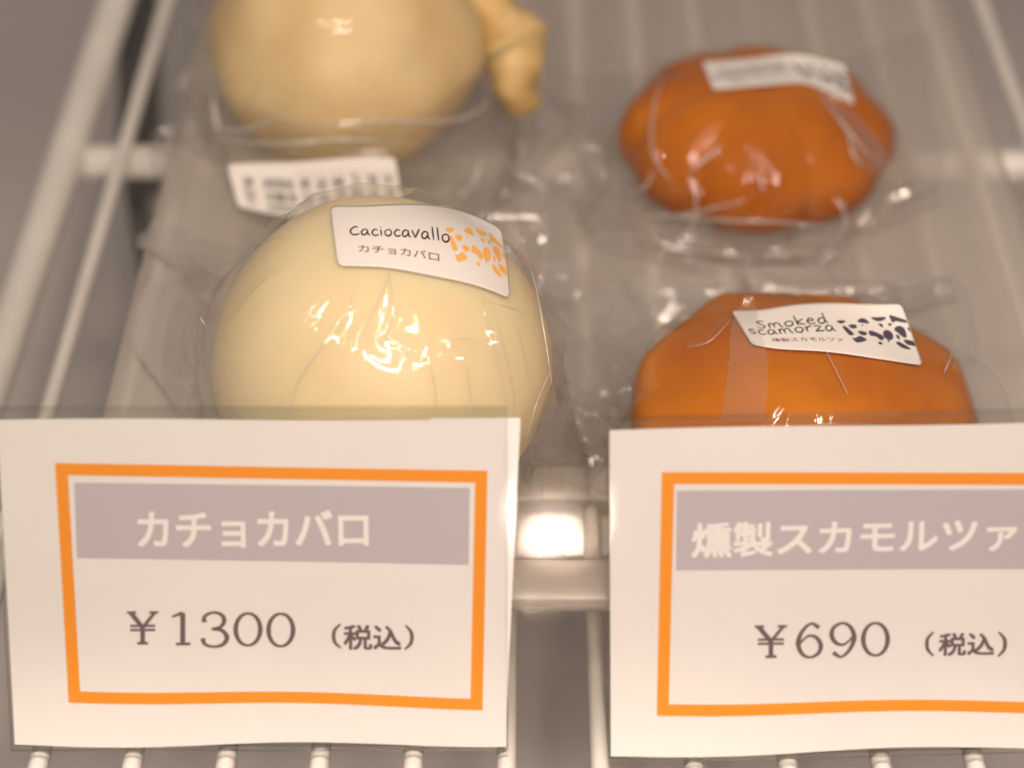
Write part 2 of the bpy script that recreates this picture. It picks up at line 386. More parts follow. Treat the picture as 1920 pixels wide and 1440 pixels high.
def rs_fn(D):
    """a low dome with a flat base and soft vertical lobes"""
    E = D/np.array([1.0, .90, 1.0]); L = np.linalg.norm(E, axis=1); E = E/L[:, None]
    el = np.arctan2(E[:, 2], np.hypot(E[:, 0], E[:, 1])); r = np.interp(el, PA, PL)
    for d_ in (.04, -.04, .08, -.08): r = r+np.interp(el+d_, PA, PL)
    ph = np.arctan2(E[:, 1], E[:, 0]); h = np.clip(1.15-np.abs(E[:, 2])*1.2, 0, 1)
    lobe = np.abs(np.cos(4*ph+.35+.25*np.sin(ph*2)))**.7
    return r/5/L*(1+(.085*lobe-.05)*h)
scam_r = Cheese(c_rs, rs_fn)

# ------------------------------------------------------------------ stickers
def polyinterp(pts, s):
    P = np.array(pts, float); L = np.r_[0, np.cumsum(np.linalg.norm(np.diff(P, axis=0), axis=1))]; L /= L[-1]
    k = np.clip(np.searchsorted(L, s, 'right')-1, 0, len(P)-2)
    t = (s-L[k])/(L[k+1]-L[k])
    P0 = P[max(k-1, 0)]; P1 = P[k]; P2 = P[k+1]; P3 = P[min(k+2, len(P)-1)]
    return .5*((2*P1)+(-P0+P2)*t+(2*P0-5*P1+4*P2-P3)*t*t+(-P0+3*P1-3*P2+P3)*t**3)
class Sticker:
    """flexible label: a (s,t) sheet laid on the bagged cheese"""
    def __init__(s, surf, top, bot, off=1.3, size=(60, 20), ns=28, nt=8, ch=None):
        s.size = size; s.ns, s.nt = ns, nt; s.reach = 6 if ch is not None else 25
        G = np.zeros((ns+1, nt+1, 3))
        for i in range(ns+1):
            a = polyinterp(top, i/ns); b_ = polyinterp(bot, i/ns)
            for j in range(nt+1):
                q = a+(b_-a)*j/nt
                G[i, j] = surf(q[0], q[1], off)
        # smooth so that the sheet bridges dents
        for _ in range(10):
            K = G.copy()
            K[1:-1] = (G[:-2]+2*G[1:-1]+G[2:])/4; G = K.copy()
            K[:, 1:-1] = (G[:, :-2]+2*G[:, 1:-1]+G[:, 2:])/4; G = K
        if ch is not None:
            P = G.reshape(-1, 3); ch.push(P, 1.1); G = P.reshape(G.shape)
        s.G = G
    def at(s, u, v, off=0.0):
        u = min(max(u, 0), 1)*s.ns; v = min(max(v, 0), 1)*s.nt
        i, j = min(int(u), s.ns-1), min(int(v), s.nt-1); a, b_ = u-i, v-j
        G = s.G
        p = G[i, j]*(1-a)*(1-b_)+G[i+1, j]*a*(1-b_)+G[i, j+1]*(1-a)*b_+G[i+1, j+1]*a*b_
        du = (G[i+1, j]-G[i, j])*(1-b_)+(G[i+1, j+1]-G[i, j+1])*b_
        dv = (G[i, j+1]-G[i, j])*(1-a)+(G[i+1, j+1]-G[i+1, j])*a
        n = np.cross(dv, du); n /= np.linalg.norm(n)
        return p+n*off
    def sheet(s, parent, m=None, rad=2.0, label=None):
        V, F_ = [], []; nu, nv = 72, 24; w, h = s.size
        for i in range(nu+1):
            for j in range(nv+1):
                x, y = i/nu*w, j/nv*h
                cx = min(max(x, rad), w-rad); cy = min(max(y, rad), h-rad)
                dx, dy = x-cx, y-cy
                if dx and dy:
                    m_ = max(abs(dx), abs(dy)); L = math.hypot(dx, dy); k = m_/L; dx *= k; dy *= k
                V.append(s.at((cx+dx)/w, (cy+dy)/h))
        for i in range(nu):
            for j in range(nv):
                F_.append((i*(nv+1)+j, i*(nv+1)+j+1, (i+1)*(nv+1)+j+1, (i+1)*(nv+1)+j))
        o = mesh_obj('label', V, F_, m or M['label'], parent, True)
        md = o.modifiers.new('thickness', 'SOLIDIFY'); md.thickness = 0.00015; md.offset = -1
        return o
    def put(s, name, v2, f, m, parent, off=0.13):
        """v2: list of (s,t)"""
        return mesh_obj(name, [s.at(p[0], p[1], off) for p in v2], f, m, parent)

def ribbon(pts, wid, asp=1.0):
    """stroke as a ribbon; pts (x,y) with widths; asp = y scale / x scale, so that widths stay even"""
    P = [np.array(p[:2], float) for p in pts]; V, F_ = [], []
    for i, p in enumerate(P):
        d = P[min(i+1, len(P)-1)]-P[max(i-1, 0)]; d = d*np.array([1, asp]); d /= max(np.linalg.norm(d), 1e-9)
        w = wid[i] if hasattr(wid, '__len__') else wid
        nrm = np.array([-d[1], d[0]/asp])*w/2
        V += [p+nrm, p-nrm]
    for i in range(len(P)-1): F_.append((2*i, 2*i+1, 2*i+3, 2*i+2))
    return V, F_
def spline(pts, n=7, closed=False):
    P = [np.array(p, float) for p in pts]; out = []
    N_ = len(P)
    for i in range(N_ if closed else N_-1):
        g = lambda k: P[k % N_] if closed else P[min(max(k, 0), N_-1)]
        p0, p1, p2, p3 = g(i-1), g(i), g(i+1), g(i+2)
        for k in range(n):
            t = k/n; out.append(.5*((2*p1)+(-p0+p2)*t+(2*p0-5*p1+4*p2-p3)*t*t+(-p0+3*p1-3*p2+p3)*t**3))
    if not closed: out.append(P[-1])
    return out

# hand-written letters: strokes in a box, x right, y up, baseline 0, x-height .5
HW = {
 'C': (.62, [[(.55, .62), (.38, .68), (.12, .45), (.06, .2), (.2, .02), (.45, .05), (.6, .12)]]),
 'S': (.55, [[(.52, .72), (.3, .74), (.12, .6), (.3, .42), (.45, .25), (.35, .04), (.05, .08)]]),
 's': (.46, [[(.42, .46), (.22, .5), (.08, .38), (.25, .25), (.38, .14), (.25, .0), (.02, .04)]]),
 'a': (.56, [[(.40, .44), (.22, .48), (.06, .28), (.08, .06), (.22, .02), (.38, .22), (.42, .46)], [(.42, .46), (.42, .15), (.54, .0)]]),
 'c': (.46, [[(.42, .42), (.25, .48), (.07, .25), (.14, .03), (.32, .02), (.46, .1)]]),
 'i': (.22, [[(.1, .48), (.1, .0)], [(.12, .68), (.11, .62)]]),
 'o': (.52, [[(.28, .48), (.08, .35), (.08, .08), (.28, .0), (.45, .18), (.42, .42), (.24, .48)]]),
 'v': (.5, [[(.02, .5), (.2, .0)], [(.2, .0), (.48, .62)]]),
 'l': (.24, [[(.08, .85), (.1, .4), (.13, .0)]]),
 'm': (.78, [[(.06, .48), (.07, .0)], [(.07, .3), (.2, .48), (.3, .35), (.32, .02)], [(.32, .3), (.48, .48), (.6, .35), (.64, .08), (.76, .0)]]),
 'k': (.52, [[(.08, .88), (.1, .0)], [(.46, .5), (.12, .24), (.48, .0)]]),
 'e': (.5, [[(.08, .25), (.38, .32), (.34, .46), (.18, .48), (.06, .22), (.18, .0), (.46, .08)]]),
 'd': (.56, [[(.42, .42), (.22, .46), (.06, .22), (.16, .0), (.36, .1), (.44, .4)], [(.44, .9), (.44, .3), (.52, .0)]]),
 'r': (.42, [[(.07, .48), (.09, .0)], [(.09, .28), (.2, .44), (.4, .46)]]),
 'z': (.52, [[(.04, .46), (.42, .46), (.04, .02)], [(.04, .02), (.5, .04)]]),
}
def handwriting(word, s0, s1, t0, t1, xh, aspect, wid):
    """baseline from (s0,t0) to (s1,t1); xh = height of one em in t; aspect = label h / w"""
    tot = sum(HW[c][0]+.06 for c in word); V, F_ = [], []; x = 0
    rr = random.Random(len(word))
    for c in word:
        w, strokes = HW[c]
        for st in strokes:
            q = spline(st, 6) if len(st) > 2 and c not in 'zv' else spline(st, 2)
            pts = []
            for p in q:
                a = (x+p[0])/tot
                pts.append((s0+(s1-s0)*a, t0+(t1-t0)*a-p[1]*xh+rr.uniform(-.001, .001)))
            n = len(pts); wd = [wid*(.75+.45*math.sin(math.pi*(k+.5)/n)) for k in range(n)]
            v, f = ribbon(pts, wd, aspect); k = len(V); V += v; F_ += [tuple(i+k for i in g) for g in f]
        x += w+.06
    return V, F_
def fit_text(txt, s0, s1, ta, tb, ta1=None, tb1=None, thick=0):
    """text filling s0..s1, t from ta (top) to tb (bottom) at the left, ta1..tb1 at the right"""
    v, f = text_mesh(txt); mn, mx = v.min(0), v.max(0); ta1 = ta if ta1 is None else ta1; tb1 = tb if tb1 is None else tb1
    out = []
    for p in v:
        a = (p[0]-mn[0])/(mx[0]-mn[0]); b_ = (p[1]-mn[1])/(mx[1]-mn[1])
        t_ = ta+(ta1-ta)*a; u_ = tb+(tb1-tb)*a
        out.append((s0+(s1-s0)*a, u_+(t_-u_)*b_))
    return out, f
def ell(cx, cy, rx, ry, k=8): return [(cx+rx*math.cos(2*math.pi*i/k), cy+ry*math.sin(2*math.pi*i/k)) for i in range(k)]
BLOBS = [[(1095, 290), (1140, 286), (1175, 295), (1150, 310), (1118, 314)], [(1182, 335), (1220, 326), (1255, 335), (1245, 358), (1205, 360)],
 [(1125, 340), (1158, 343), (1200, 400), (1192, 415), (1155, 412)], [(1172, 440), (1205, 440), (1250, 425), (1298, 460), (1215, 480), (1190, 472)],
 [(1245, 392), (1275, 383), (1318, 398), (1314, 418), (1275, 420)], [(1280, 300), (1320, 280), (1360, 288), (1378, 325), (1330, 320), (1290, 312)],
 ell(1308, 337, 9, 6), [(1345, 390), (1380, 388), (1455, 430), (1450, 460), (1420, 465), (1390, 435), (1345, 425)],
 [(1412, 275), (1460, 278), (1535, 280), (1530, 300), (1470, 312), (1430, 300)], [(1452, 333), (1488, 335), (1480, 365)], ell(1555, 343, 17, 12),
 ell(1505, 427, 44, 42, 9), [(1578, 272), (1610, 275), (1660, 295), (1720, 320), (1745, 342), (1690, 340), (1620, 322), (1585, 330)],
 [(1578, 385), (1620, 360), (1665, 370), (1680, 400), (1670, 450), (1640, 455), (1600, 415)], [(1572, 430), (1600, 435), (1595, 468), (1580, 462)],
 ell(1487, 477, 8, 10), [(1385, 490), (1410, 478), (1425, 500), (1400, 502)], [(1550, 488), (1590, 490), (1670, 550), (1600, 540), (1560, 510)],
 [(1630, 472), (1720, 490), (1755, 538), (1700, 525), (1650, 512)], [(1710, 380), (1745, 390), (1755, 420), (1715, 410)], [(1730, 460), (1765, 465), (1775, 500), (1745, 490)]]
def cow_spots(s0, s1, tshift=0.0):
    V, F_ = [], []
    for bl in BLOBS:
        q = spline(bl, 4, True); k = len(V)
        pts = []
        for x, y in q:
            a = (x-1095)/670; t = (y-130-70*a)/(445+40*a)
            pts.append((min(s0+(s1-s0)*a, .995), t+tshift))
        c_ = np.mean(pts, axis=0); V.append(tuple(c_)); V += pts; n_ = len(pts)
        F_ += [(k, k+1+(i+1) % n_, k+1+i) for i in range(n_)]
    return V, F_
def orient(f): return f

# ------------------------------------------------------------------ film bags: a sheet draped by a small position-based solver
def drape(ch, cx, cy, Wd, Ld, rot, n=92, pins=(), steps=230, g=0.10, seed=1, slack=0.015, z0=None, pucker=0.0, inner=5):
    rs = np.random.RandomState(seed)
    nu, nv = n, int(n*Ld/Wd)
    u = np.linspace(-Wd/2, Wd/2, nu); v = np.linspace(-Ld/2, Ld/2, nv)
    U, Vv = np.meshgrid(u, v, indexing='ij'); c, s = math.cos(rot), math.sin(rot)
    X = np.stack([cx+U*c-Vv*s, cy+U*s+Vv*c, np.zeros_like(U)], -1)
    def smooth_noise(k, amp):
        m_ = rs.randn(nu, nv)
        for _ in range(k):
            m_[1:-1] = (m_[:-2]+2*m_[1:-1]+m_[2:])/4; m_[:, 1:-1] = (m_[:, :-2]+2*m_[:, 1:-1]+m_[:, 2:])/4
        return m_/m_.std()*amp
    X[..., 2] = (z0 or ch.c[2]+52)+smooth_noise(40, 1.0)
    stretch = 1+slack+smooth_noise(12, .012)
    du, dv = u[1]-u[0], v[1]-v[0]
    prev = X.copy()
    PN = []
    for (pu, pv, rad, tgt, k) in pins:
        w = np.exp(-((U-pu)**2+(Vv-pv)**2)/(rad*rad)); w[w < .05] = 0
        off = np.stack([(U-pu)*c-(Vv-pv)*s, (U-pu)*s+(Vv-pv)*c, np.zeros_like(U)], -1)
        PN.append((w[..., None]*k, np.array(tgt, float), off))
    def con(A, B, rest, k_pull, k_push):
        d = B-A; L = np.sqrt((d*d).sum(-1)); diff = (L-rest)/np.maximum(L, 1e-6)
        kk = np.where(diff > 0, k_pull, k_push)
        cor = d*(.5*kk*diff)[..., None]; A += cor; B -= cor
    dd = math.hypot(du, dv)
    for it in range(steps):
        vel = (X-prev)*0.90; prev = X.copy(); X += vel; X[..., 2] -= g
        for (w, tgt, off) in PN:
            a = min(1, it/(steps*.5)); tt = tgt+off
            X += (tt-X)*w*(.02+.25*a)
        for q in range(inner):
            for st in (0, 1):
                e = slice(st, nu-1, 2)
                A = X[st:nu-1:2]; B = X[st+1:nu:2]; m_ = min(len(A), len(B)); con(A[:m_], B[:m_], du*stretch[st:nu-1:2][:m_], .95, .55)
                A = X[:, st:nv-1:2]; B = X[:, st+1:nv:2]; m_ = min(A.shape[1], B.shape[1]); con(A[:, :m_], B[:, :m_], dv*stretch[:, st:nv-1:2][:, :m_], .95, .55)
            for st in (0, 1):
                A = X[st:nu-1:2, :-1]; B = X[st+1:nu:2, 1:]; m_ = min(len(A), len(B)); con(A[:m_], B[:m_], dd*1.01, .45, .2)
                A = X[st:nu-1:2, 1:]; B = X[st+1:nu:2, :-1]; m_ = min(len(A), len(B)); con(A[:m_], B[:m_], dd*1.01, .45, .2)
            if q % 2 == 0:
                for st in (0, 1, 2, 3):
                    A = X[st:nu-2:4]; B = X[st+2:nu:4]; m_ = min(len(A), len(B)); con(A[:m_], B[:m_], du*2, .0, .5)
                    A = X[:, st:nv-2:4]; B = X[:, st+2:nv:4]; m_ = min(A.shape[1], B.shape[1]); con(A[:, :m_], B[:, :m_], dv*2, .0, .5)
                for st in range(8):
                    A = X[st:nu-4:8]; B = X[st+4:nu:8]; m_ = min(len(A), len(B)); con(A[:m_], B[:m_], du*4, .0, .25)
                    A = X[:, st:nv-4:8]; B = X[:, st+4:nv:8]; m_ = min(A.shape[1], B.shape[1]); con(A[:, :m_], B[:, :m_], dv*4, .0, .25)
        P = X.reshape(-1, 3)
        ch.push(P, .6)
        fz = ramp_h(P[:, 0], P[:, 1])+.7
        low = P[:, 2] < fz; P[low, 2] = fz[low]
        pr = prev.reshape(-1, 3); pr[low] = pr[low]*.5+P[low]*.5
        X = P.reshape(nu, nv, 3)
    return X, (u, v)

def upsample(X, k=3):
    def one(A):
        n = A.shape[0]; idx = np.arange((n-1)*k+1)/k; i = np.minimum(idx.astype(int), n-2); t = (idx-i)[:, None, None]
        p0 = A[np.maximum(i-1, 0)]; p1 = A[i]; p2 = A[i+1]; p3 = A[np.minimum(i+2, n-1)]
        return .5*((2*p1)+(-p0+p2)*t+(2*p0-5*p1+4*p2-p3)*t*t+(-p0+3*p1-3*p2+p3)*t**3)
    return one(one(X).transpose(1, 0, 2)).transpose(1, 0, 2)
def creases(X, ch, pole, seed, amp=1.2, lobes=16):
    """sharp folds of the film running down from where it is held by the label"""
    rs = np.random.RandomState(seed); P = X.reshape(-1, 3); d = P-ch.c; L = np.linalg.norm(d, axis=1); u = d/L[:, None]
    q = Vector(pole).normalized().to_track_quat('Z', 'Y').to_matrix().inverted(); Mq = np.array(q)
    w = u @ Mq.T; az = np.arctan2(w[:, 1], w[:, 0]); po = np.degrees(np.arccos(np.clip(w[:, 2], -1, 1)))
    gap = L-ch.fn(u); near = np.exp(-np.maximum(0, gap-3)/4)
    D = np.zeros(len(P))
    for k in range(lobes):
        a0 = rs.uniform(-math.pi, math.pi); tw = rs.uniform(-.007, .007); p0 = rs.uniform(12, 48); p1 = p0+rs.uniform(22, 60)
        wv = rs.uniform(.0, .05); ph = rs.uniform(0, 6)
        c_ = a0+tw*(po-40)+wv*np.sin(po/9+ph)
        da = np.abs((az-c_+math.pi) % (2*math.pi)-math.pi)*L*np.sin(np.radians(po))
        if k % 2: p0 = rs.uniform(55, 90); p1 = p0+rs.uniform(25, 55)
        win = np.clip((po-p0)/8, 0, 1)*np.clip((p1-po)/8, 0, 1); win = win*win*(3-2*win)
        wd = rs.uniform(1.6, 3.6); h = amp*rs.uniform(.35, .9)*(1.5 if k % 2 else 1)
        D = np.maximum(D, h*win*np.exp(-da/wd*1.3))
    u_ = u*(D*near)[:, None]
    return (P+u_).reshape(X.shape)
Minv = Mcam.inverted()
def proj(P):
    q = (P-np.array([0, 0, H])) @ np.array(Minv).T
    return 960+F*q[..., 0]/-q[..., 2], 720-F*q[..., 1]/-q[..., 2]
def folds(X, ch, lst):
    """individual folds measured from the photograph: (points, height mm, half width mm)"""
    x, y = proj(X); d = X-ch.c; L = np.linalg.norm(d, axis=2)
    front = (d @ (np.array(CAMP)-ch.c)) > -5*np.linalg.norm(np.array(CAMP)-ch.c)
    dep = np.linalg.norm(X-np.array(CAMP), axis=2)/F
    D = np.zeros(x.shape)
    for pts, h, w in lst:
        q = np.array(spline(pts, 5)); best = np.full(x.shape, 1e9); tt = np.zeros(x.shape); n_ = len(q)-1
        for i in range(n_):
            a, b_ = q[i], q[i+1]; ab = b_-a; t = np.clip(((x-a[0])*ab[0]+(y-a[1])*ab[1])/max(ab @ ab, 1e-9), 0, 1)
            dd = np.hypot(x-a[0]-t*ab[0], y-a[1]-t*ab[1]); m_ = dd < best; best = np.where(m_, dd, best); tt = np.where(m_, (i+t)/n_, tt)
        win = np.clip(np.sin(np.pi*np.clip(tt, .03, .97))*2.2, 0, 1)
        D = np.maximum(D, h*win*np.exp(-(best*dep)/w)*front)
    return X+(d/L[..., None])*D[..., None]
def crinkle(X, ch, seed, size, n=80, amp=1.4):
    """straight stiff folds in the loose parts of the film"""
    rs = np.random.RandomState(seed+100); nu, nv = X.shape[:2]; Wd, Ld = size
    U, Vv = np.meshgrid(np.linspace(-Wd/2, Wd/2, nu), np.linspace(-Ld/2, Ld/2, nv), indexing='ij')
    du = np.gradient(X, axis=0); dv = np.gradient(X, axis=1); N_ = np.cross(du, dv); N_ /= np.maximum(np.linalg.norm(N_, axis=2), 1e-9)[..., None]
    N_ *= np.sign(N_[..., 2:3]+1e-6)
    d = X-ch.c; L = np.linalg.norm(d, axis=2); gap = (L.reshape(-1)-ch.fn((d/L[..., None]).reshape(-1, 3))).reshape(nu, nv)
    loose = np.clip((gap-2.5)/5, 0, 1); D = np.zeros((nu, nv))
    for k in range(n):
        cu, cv = rs.uniform(-.5, .5)*Wd, rs.uniform(-.5, .5)*Ld
        a = math.atan2(cv, cu)+rs.normal(0, .7); ln = rs.uniform(8, 26); w = rs.uniform(1.0, 3.2)
        s_ = (U-cu)*math.cos(a)+(Vv-cv)*math.sin(a); t_ = -(U-cu)*math.sin(a)+(Vv-cv)*math.cos(a)
        h = amp*rs.uniform(.3, 1)*(1 if rs.rand() < .7 else -1)
        D += h*np.exp(-np.abs(t_)/w)*np.clip(1.3-np.abs(s_)/ln, 0, 1)
    X = X+N_*(D*loose)[..., None]
    fz = ramp_h(X[..., 0], X[..., 1])+.6; X[..., 2] = np.maximum(X[..., 2], fz)
    return X
def bag(parent, X, seals=(), stickers=(), ch=None, pole=(.1, -.1, 1), seed=1, amp=2.0, lobes=40, hero=(), cr=1.0):
    Xc = X; X = crinkle(creases(upsample(X, 3), ch, pole, seed, amp, lobes), ch, seed, (165, 158))
    if hero: X = folds(X, ch, hero)
    nu, nv = X.shape[:2]
    # keep the film under the stickers
    P = X.reshape(-1, 3)
    for st in stickers:
        Gg = st.G; du = np.gradient(Gg, axis=0); dv = np.gradient(Gg, axis=1); Nn = np.cross(dv, du).reshape(-1, 3); Nn /= np.linalg.norm(Nn, axis=1)[:, None]
        G = Gg.reshape(-1, 3); c0 = G.mean(0); idx = np.where(np.linalg.norm(P-c0, axis=1) < 48)[0]
        for k0 in range(0, len(idx), 4000):
            ii = idx[k0:k0+4000]; q = P[ii]; d = np.linalg.norm(q[:, None]-G[None], axis=2); j = d.argmin(1)
            v_ = q-G[j]; sd = (v_*Nn[j]).sum(1); lat = np.linalg.norm(v_-Nn[j]*sd[:, None], axis=1)
            over = (lat < 4.0) & (sd > -.5) & (sd < st.reach)
            q[over] -= Nn[j][over]*(sd[over]+.5)[:, None]
            qd = q-ch.c; ql = np.linalg.norm(qd, axis=1); uu = qd/ql[:, None]; lim = ch.fn(uu)+.3; low = ql < lim
            q[low] = ch.c+uu[low]*lim[low, None]; P[ii] = q
    F_ = [(i*nv+j, (i+1)*nv+j, (i+1)*nv+j+1, i*nv+j+1) for i in range(nu-1) for j in range(nv-1)]
    o = mesh_obj('bag_film', P, F_, M['film'], parent, True)
    P_, FF = P, F_
    P = Xc.reshape(-1, 3); nu, nv = Xc.shape[:2]; F_ = [(i*nv+j, (i+1)*nv+j, (i+1)*nv+j+1, i*nv+j+1) for i in range(nu-1) for j in range(nv-1)]
    o.data.materials.append(M['film_loose'])
    fc = P_[np.array(FF)].mean(1); dv_ = fc-ch.c; Lv = np.linalg.norm(dv_, axis=1); o.data.polygons.foreach_set('material_index', ((Lv-ch.fn(dv_/Lv[:, None])) > 5).astype(np.int32))
    if hero:
        from mathutils.bvhtree import BVHTree
        bv = BVHTree.FromPolygons([tuple(p) for p in P_], [tuple(f) for f in FF])
        for pts, h, w in hero:  # thin pale tubes draw the highlights along the folds
            q = spline(pts, 8); line = []
            for p in q:
                hit = bv.ray_cast(CAMP, ray(p[0], p[1]))[0]
                if hit is not None: line.append(hit-ray(p[0], p[1])*.12)
            run = []
            for p in line+[None]:
                if p is not None and (not run or (p-run[-1]).length < 9): run.append(p)
                else:
                    if len(run) > 3:
                        m_ = len(run); cb = MB(); cb.tube([tuple(a) for a in run], [cr*(.04+.17*math.sin(math.pi*(i+.5)/m_)*min(1.3, h/1.5)) for i in range(m_)], 6); cb.build('crease_highlight', M['crease_streak'], parent, True)
                    run = [p] if p is not None else []
    # cut edge of the film all round
    B = np.concatenate([X[:, 0], X[-1, 1:], X[-2::-1, -1], X[0, -2:0:-1]]); B = B[::2]
    eb = MB(); eb.tube([tuple(p) for p in B]+[tuple(B[0])], .16, 5, cap=False); eb.build('film_edge', M['film_edge'], parent, True)
    # back sheet, joined at the seals, lying on the tray
    I, J = np.meshgrid(np.arange(nu), np.arange(nv), indexing='ij')
    e = np.minimum(np.minimum(I, nu-1-I), np.minimum(J, nv-1-J)).reshape(-1)
    w = np.exp(-(e/5.0)**2)
    Q = P.copy(); fz = ramp_h(Q[:, 0], Q[:, 1])+.35
    Q[:, 2] = fz+(P[:, 2]-fz)*w - .15*(1-w); Q[:, 2] = np.minimum(Q[:, 2], P[:, 2]-.02)
    o2 = mesh_obj('bag_back_film', Q, F_, M['film_loose'], parent, True)
    for side, depth in seals:
        build_seal(o, Xc, side, depth)
    return o
def build_seal(par, X, side, depth, ribs=9, sub=4):
    Y = {'u0': X, 'u1': X[::-1], 'v0': X.transpose(1, 0, 2), 'v1': X[:, ::-1].transpose(1, 0, 2)}[side]
    A = Y[:depth+1]                       # depth rows x length
    L = A.shape[1]; nr = depth*3; nl = (L-1)*sub
    def samp(i, j):
        i0 = min(int(i), A.shape[0]-2); j0 = min(int(j), L-2); a, b_ = i-i0, j-j0
        return A[i0, j0]*(1-a)*(1-b_)+A[i0+1, j0]*a*(1-b_)+A[i0, j0+1]*(1-a)*b_+A[i0+1, j0+1]*a*b_
    V, F_ = [], []
    for i in range(nr+1):
        for j in range(nl+1):
            fi, fj = i/nr*depth, j/nl*(L-1); p = samp(fi, fj)
            a = samp(min(fi+.5, depth), fj)-samp(max(fi-.5, 0), fj); b_ = samp(fi, min(fj+.5, L-1))-samp(fi, max(fj-.5, 0))
            n_ = np.cross(a, b_); L_ = np.linalg.norm(n_)
            n_ = n_/L_ if L_ > 1e-9 else np.array([0, 0, 1.])
            if n_[2] < 0: n_ = -n_
            V.append(p+n_*(.35+.13*math.sin(j*math.pi/2)))
    for i in range(nr):
        for j in range(nl): F_.append((i*(nl+1)+j, (i+1)*(nl+1)+j, (i+1)*(nl+1)+j+1, i*(nl+1)+j+1))
    o = mesh_obj('seal', V, F_, M['seal'], None, True)
    o.parent = par; o.matrix_parent_inverse = Matrix.Translation(-par.parent.location) @ Matrix.Identity(4)
    o.matrix_parent_inverse = Matrix.Identity(4)   # film vertices are already in world space; see below
    return o

def P3(px, py, z): 
    q = at_z(px, py, z); return (q.x, q.y, z)

GRP = 'bagged cheeses in the tray'
# --- front caciocavallo
t = thing('wrapped_cheese', 'pale cream bagged caciocavallo with an orange spotted label, behind the 1300 yen sign', 'cheese', (c_fc[0], c_fc[1], FLOOR), GRP)
T_fc = t; cacio_f.mesh('cheese', M['cream'], t)
st = Sticker(lambda x, y, o: cacio_f.hit(x, y, o)[0], [(619, 385), (679, 386), (770, 381), (851, 389), (907, 408), (941, 428)],
             [(633, 498), (719, 500), (778, 510), (897, 535), (958, 560)], off=1.5, size=(52, 19), ch=cacio_f)
lb = st.sheet(t)
v, f = handwriting('Caciocavallo', .10, .655, .50, .53, .20, 19/52, .0072); st.put('handwritten_name', v, f, M['black_ink'], lb)
v, f = fit_text('カチョカバロ', .135, .585, .66, .775, .685, .80); st.put('katakana_name', v, f, M['maroon_ink'], lb)
v, f = cow_spots(.63, 1.0, .0); st.put('orange_spots', v, f, M['spot_orange'], lb, .08)
cacio_f.film_planes((.15, -.15, 1), 5, .5)
Xf, _ = drape(cacio_f, c_fc[0]-2, c_fc[1]+4, 170, 149, R(-8), seed=4, pins=[
    (-84, 10, 16, P3(262, 560, 36), .9), (-84, -50, 14, P3(330, 830, 22), .5), (84, -72, 10, P3(1012, 868, 9), 1.0), (45, -74, 14, P3(925, 892, 9), .9), (66, -74, 14, P3(968, 882, 9), 1.0), (78, -50, 12, P3(1030, 800, 12), .8),
    (84, 10, 12, P3(1052, 720, 22), .5), (70, 79, 14, P3(945, 372, 45), .6), (-70, 79, 14, P3(330, 420, 24), .5), (0, -79, 20, (c_fc[0], c_fc[1]-52, 16), .4)])
bag(t, Xf, seed=2, cr=.75, hero=[([(668, 540), (640, 600), (575, 690), (548, 740), (540, 790)], 1.8, 1.3), ([(733, 510), (700, 580), (665, 640)], 1.6, 1.2), ([(728, 505), (738, 580), (725, 630), (760, 650), (752, 690)], 1.5, 1.3),
    ([(905, 550), (925, 620), (945, 700), (960, 770)], 1.6, 1.2), ([(965, 430), (1000, 520), (1020, 620), (1035, 720)], 2.0, 1.5), ([(1030, 700), (1005, 760), (985, 830)], 2.2, 1.4), ([(830, 640), (880, 635), (905, 645)], 1.2, 1.0),
    ([(800, 660), (815, 720), (820, 780)], 1.2, 1.6), ([(870, 650), (880, 720), (890, 780)], 1.2, 1.6), ([(300, 520), (350, 560), (385, 610)], 1.5, 1.4)], seals=(('u0', 6),), stickers=(st,), ch=cacio_f)
# --- rear caciocavallo
t = thing('wrapped_cheese', 'darker bagged caciocavallo at the back left with a knotted yellow neck', 'cheese', (c_rc[0], c_rc[1], FLOOR), GRP)
cacio_r.mesh('cheese', M['cream_old'], t)
b = MB(); hd = [P3(905, -60, 62), P3(915, 20, 58), P3(950, 80, 46), P3(968, 140, 38), P3(975, 200, 24)]
hd2 = spline(hd, 8); nr = len(hd2); rr = random.Random(3)
b.tube(hd2, [max(2.0, (13.0+2.0*math.sin(i*.45)+rr.uniform(-.5, .5))*math.sin(math.pi*min(.95, (i+5)/(nr+5)))**.5) for i in range(nr)], 28)
nk = b.build('cheese_neck', M['rind'], t, True)
for vv in nk.data.vertices:
    vv.co.x += .0012*math.sin(vv.co.z*350+vv.co.y*200); vv.co.y += .001*math.sin(vv.co.x*300)
cacio_r.film_planes((.1, -.1, 1), 6, .5)
Xr, _ = drape(cacio_r, c_rc[0]+4, c_rc[1]-4, 176, 168, R(5), seed=9, pins=[
    (-88, -30, 14, P3(335, 250, 18), .6), (-60, -84, 14, P3(400, 330, 10), .7), (60, -84, 14, P3(870, 390, 8), .8), (0, -84, 18, P3(600, 380, 8), .6),
    (88, -40, 14, P3(985, 290, 10), .8), (88, 40, 14, P3(1000, 60, 30), .5)])
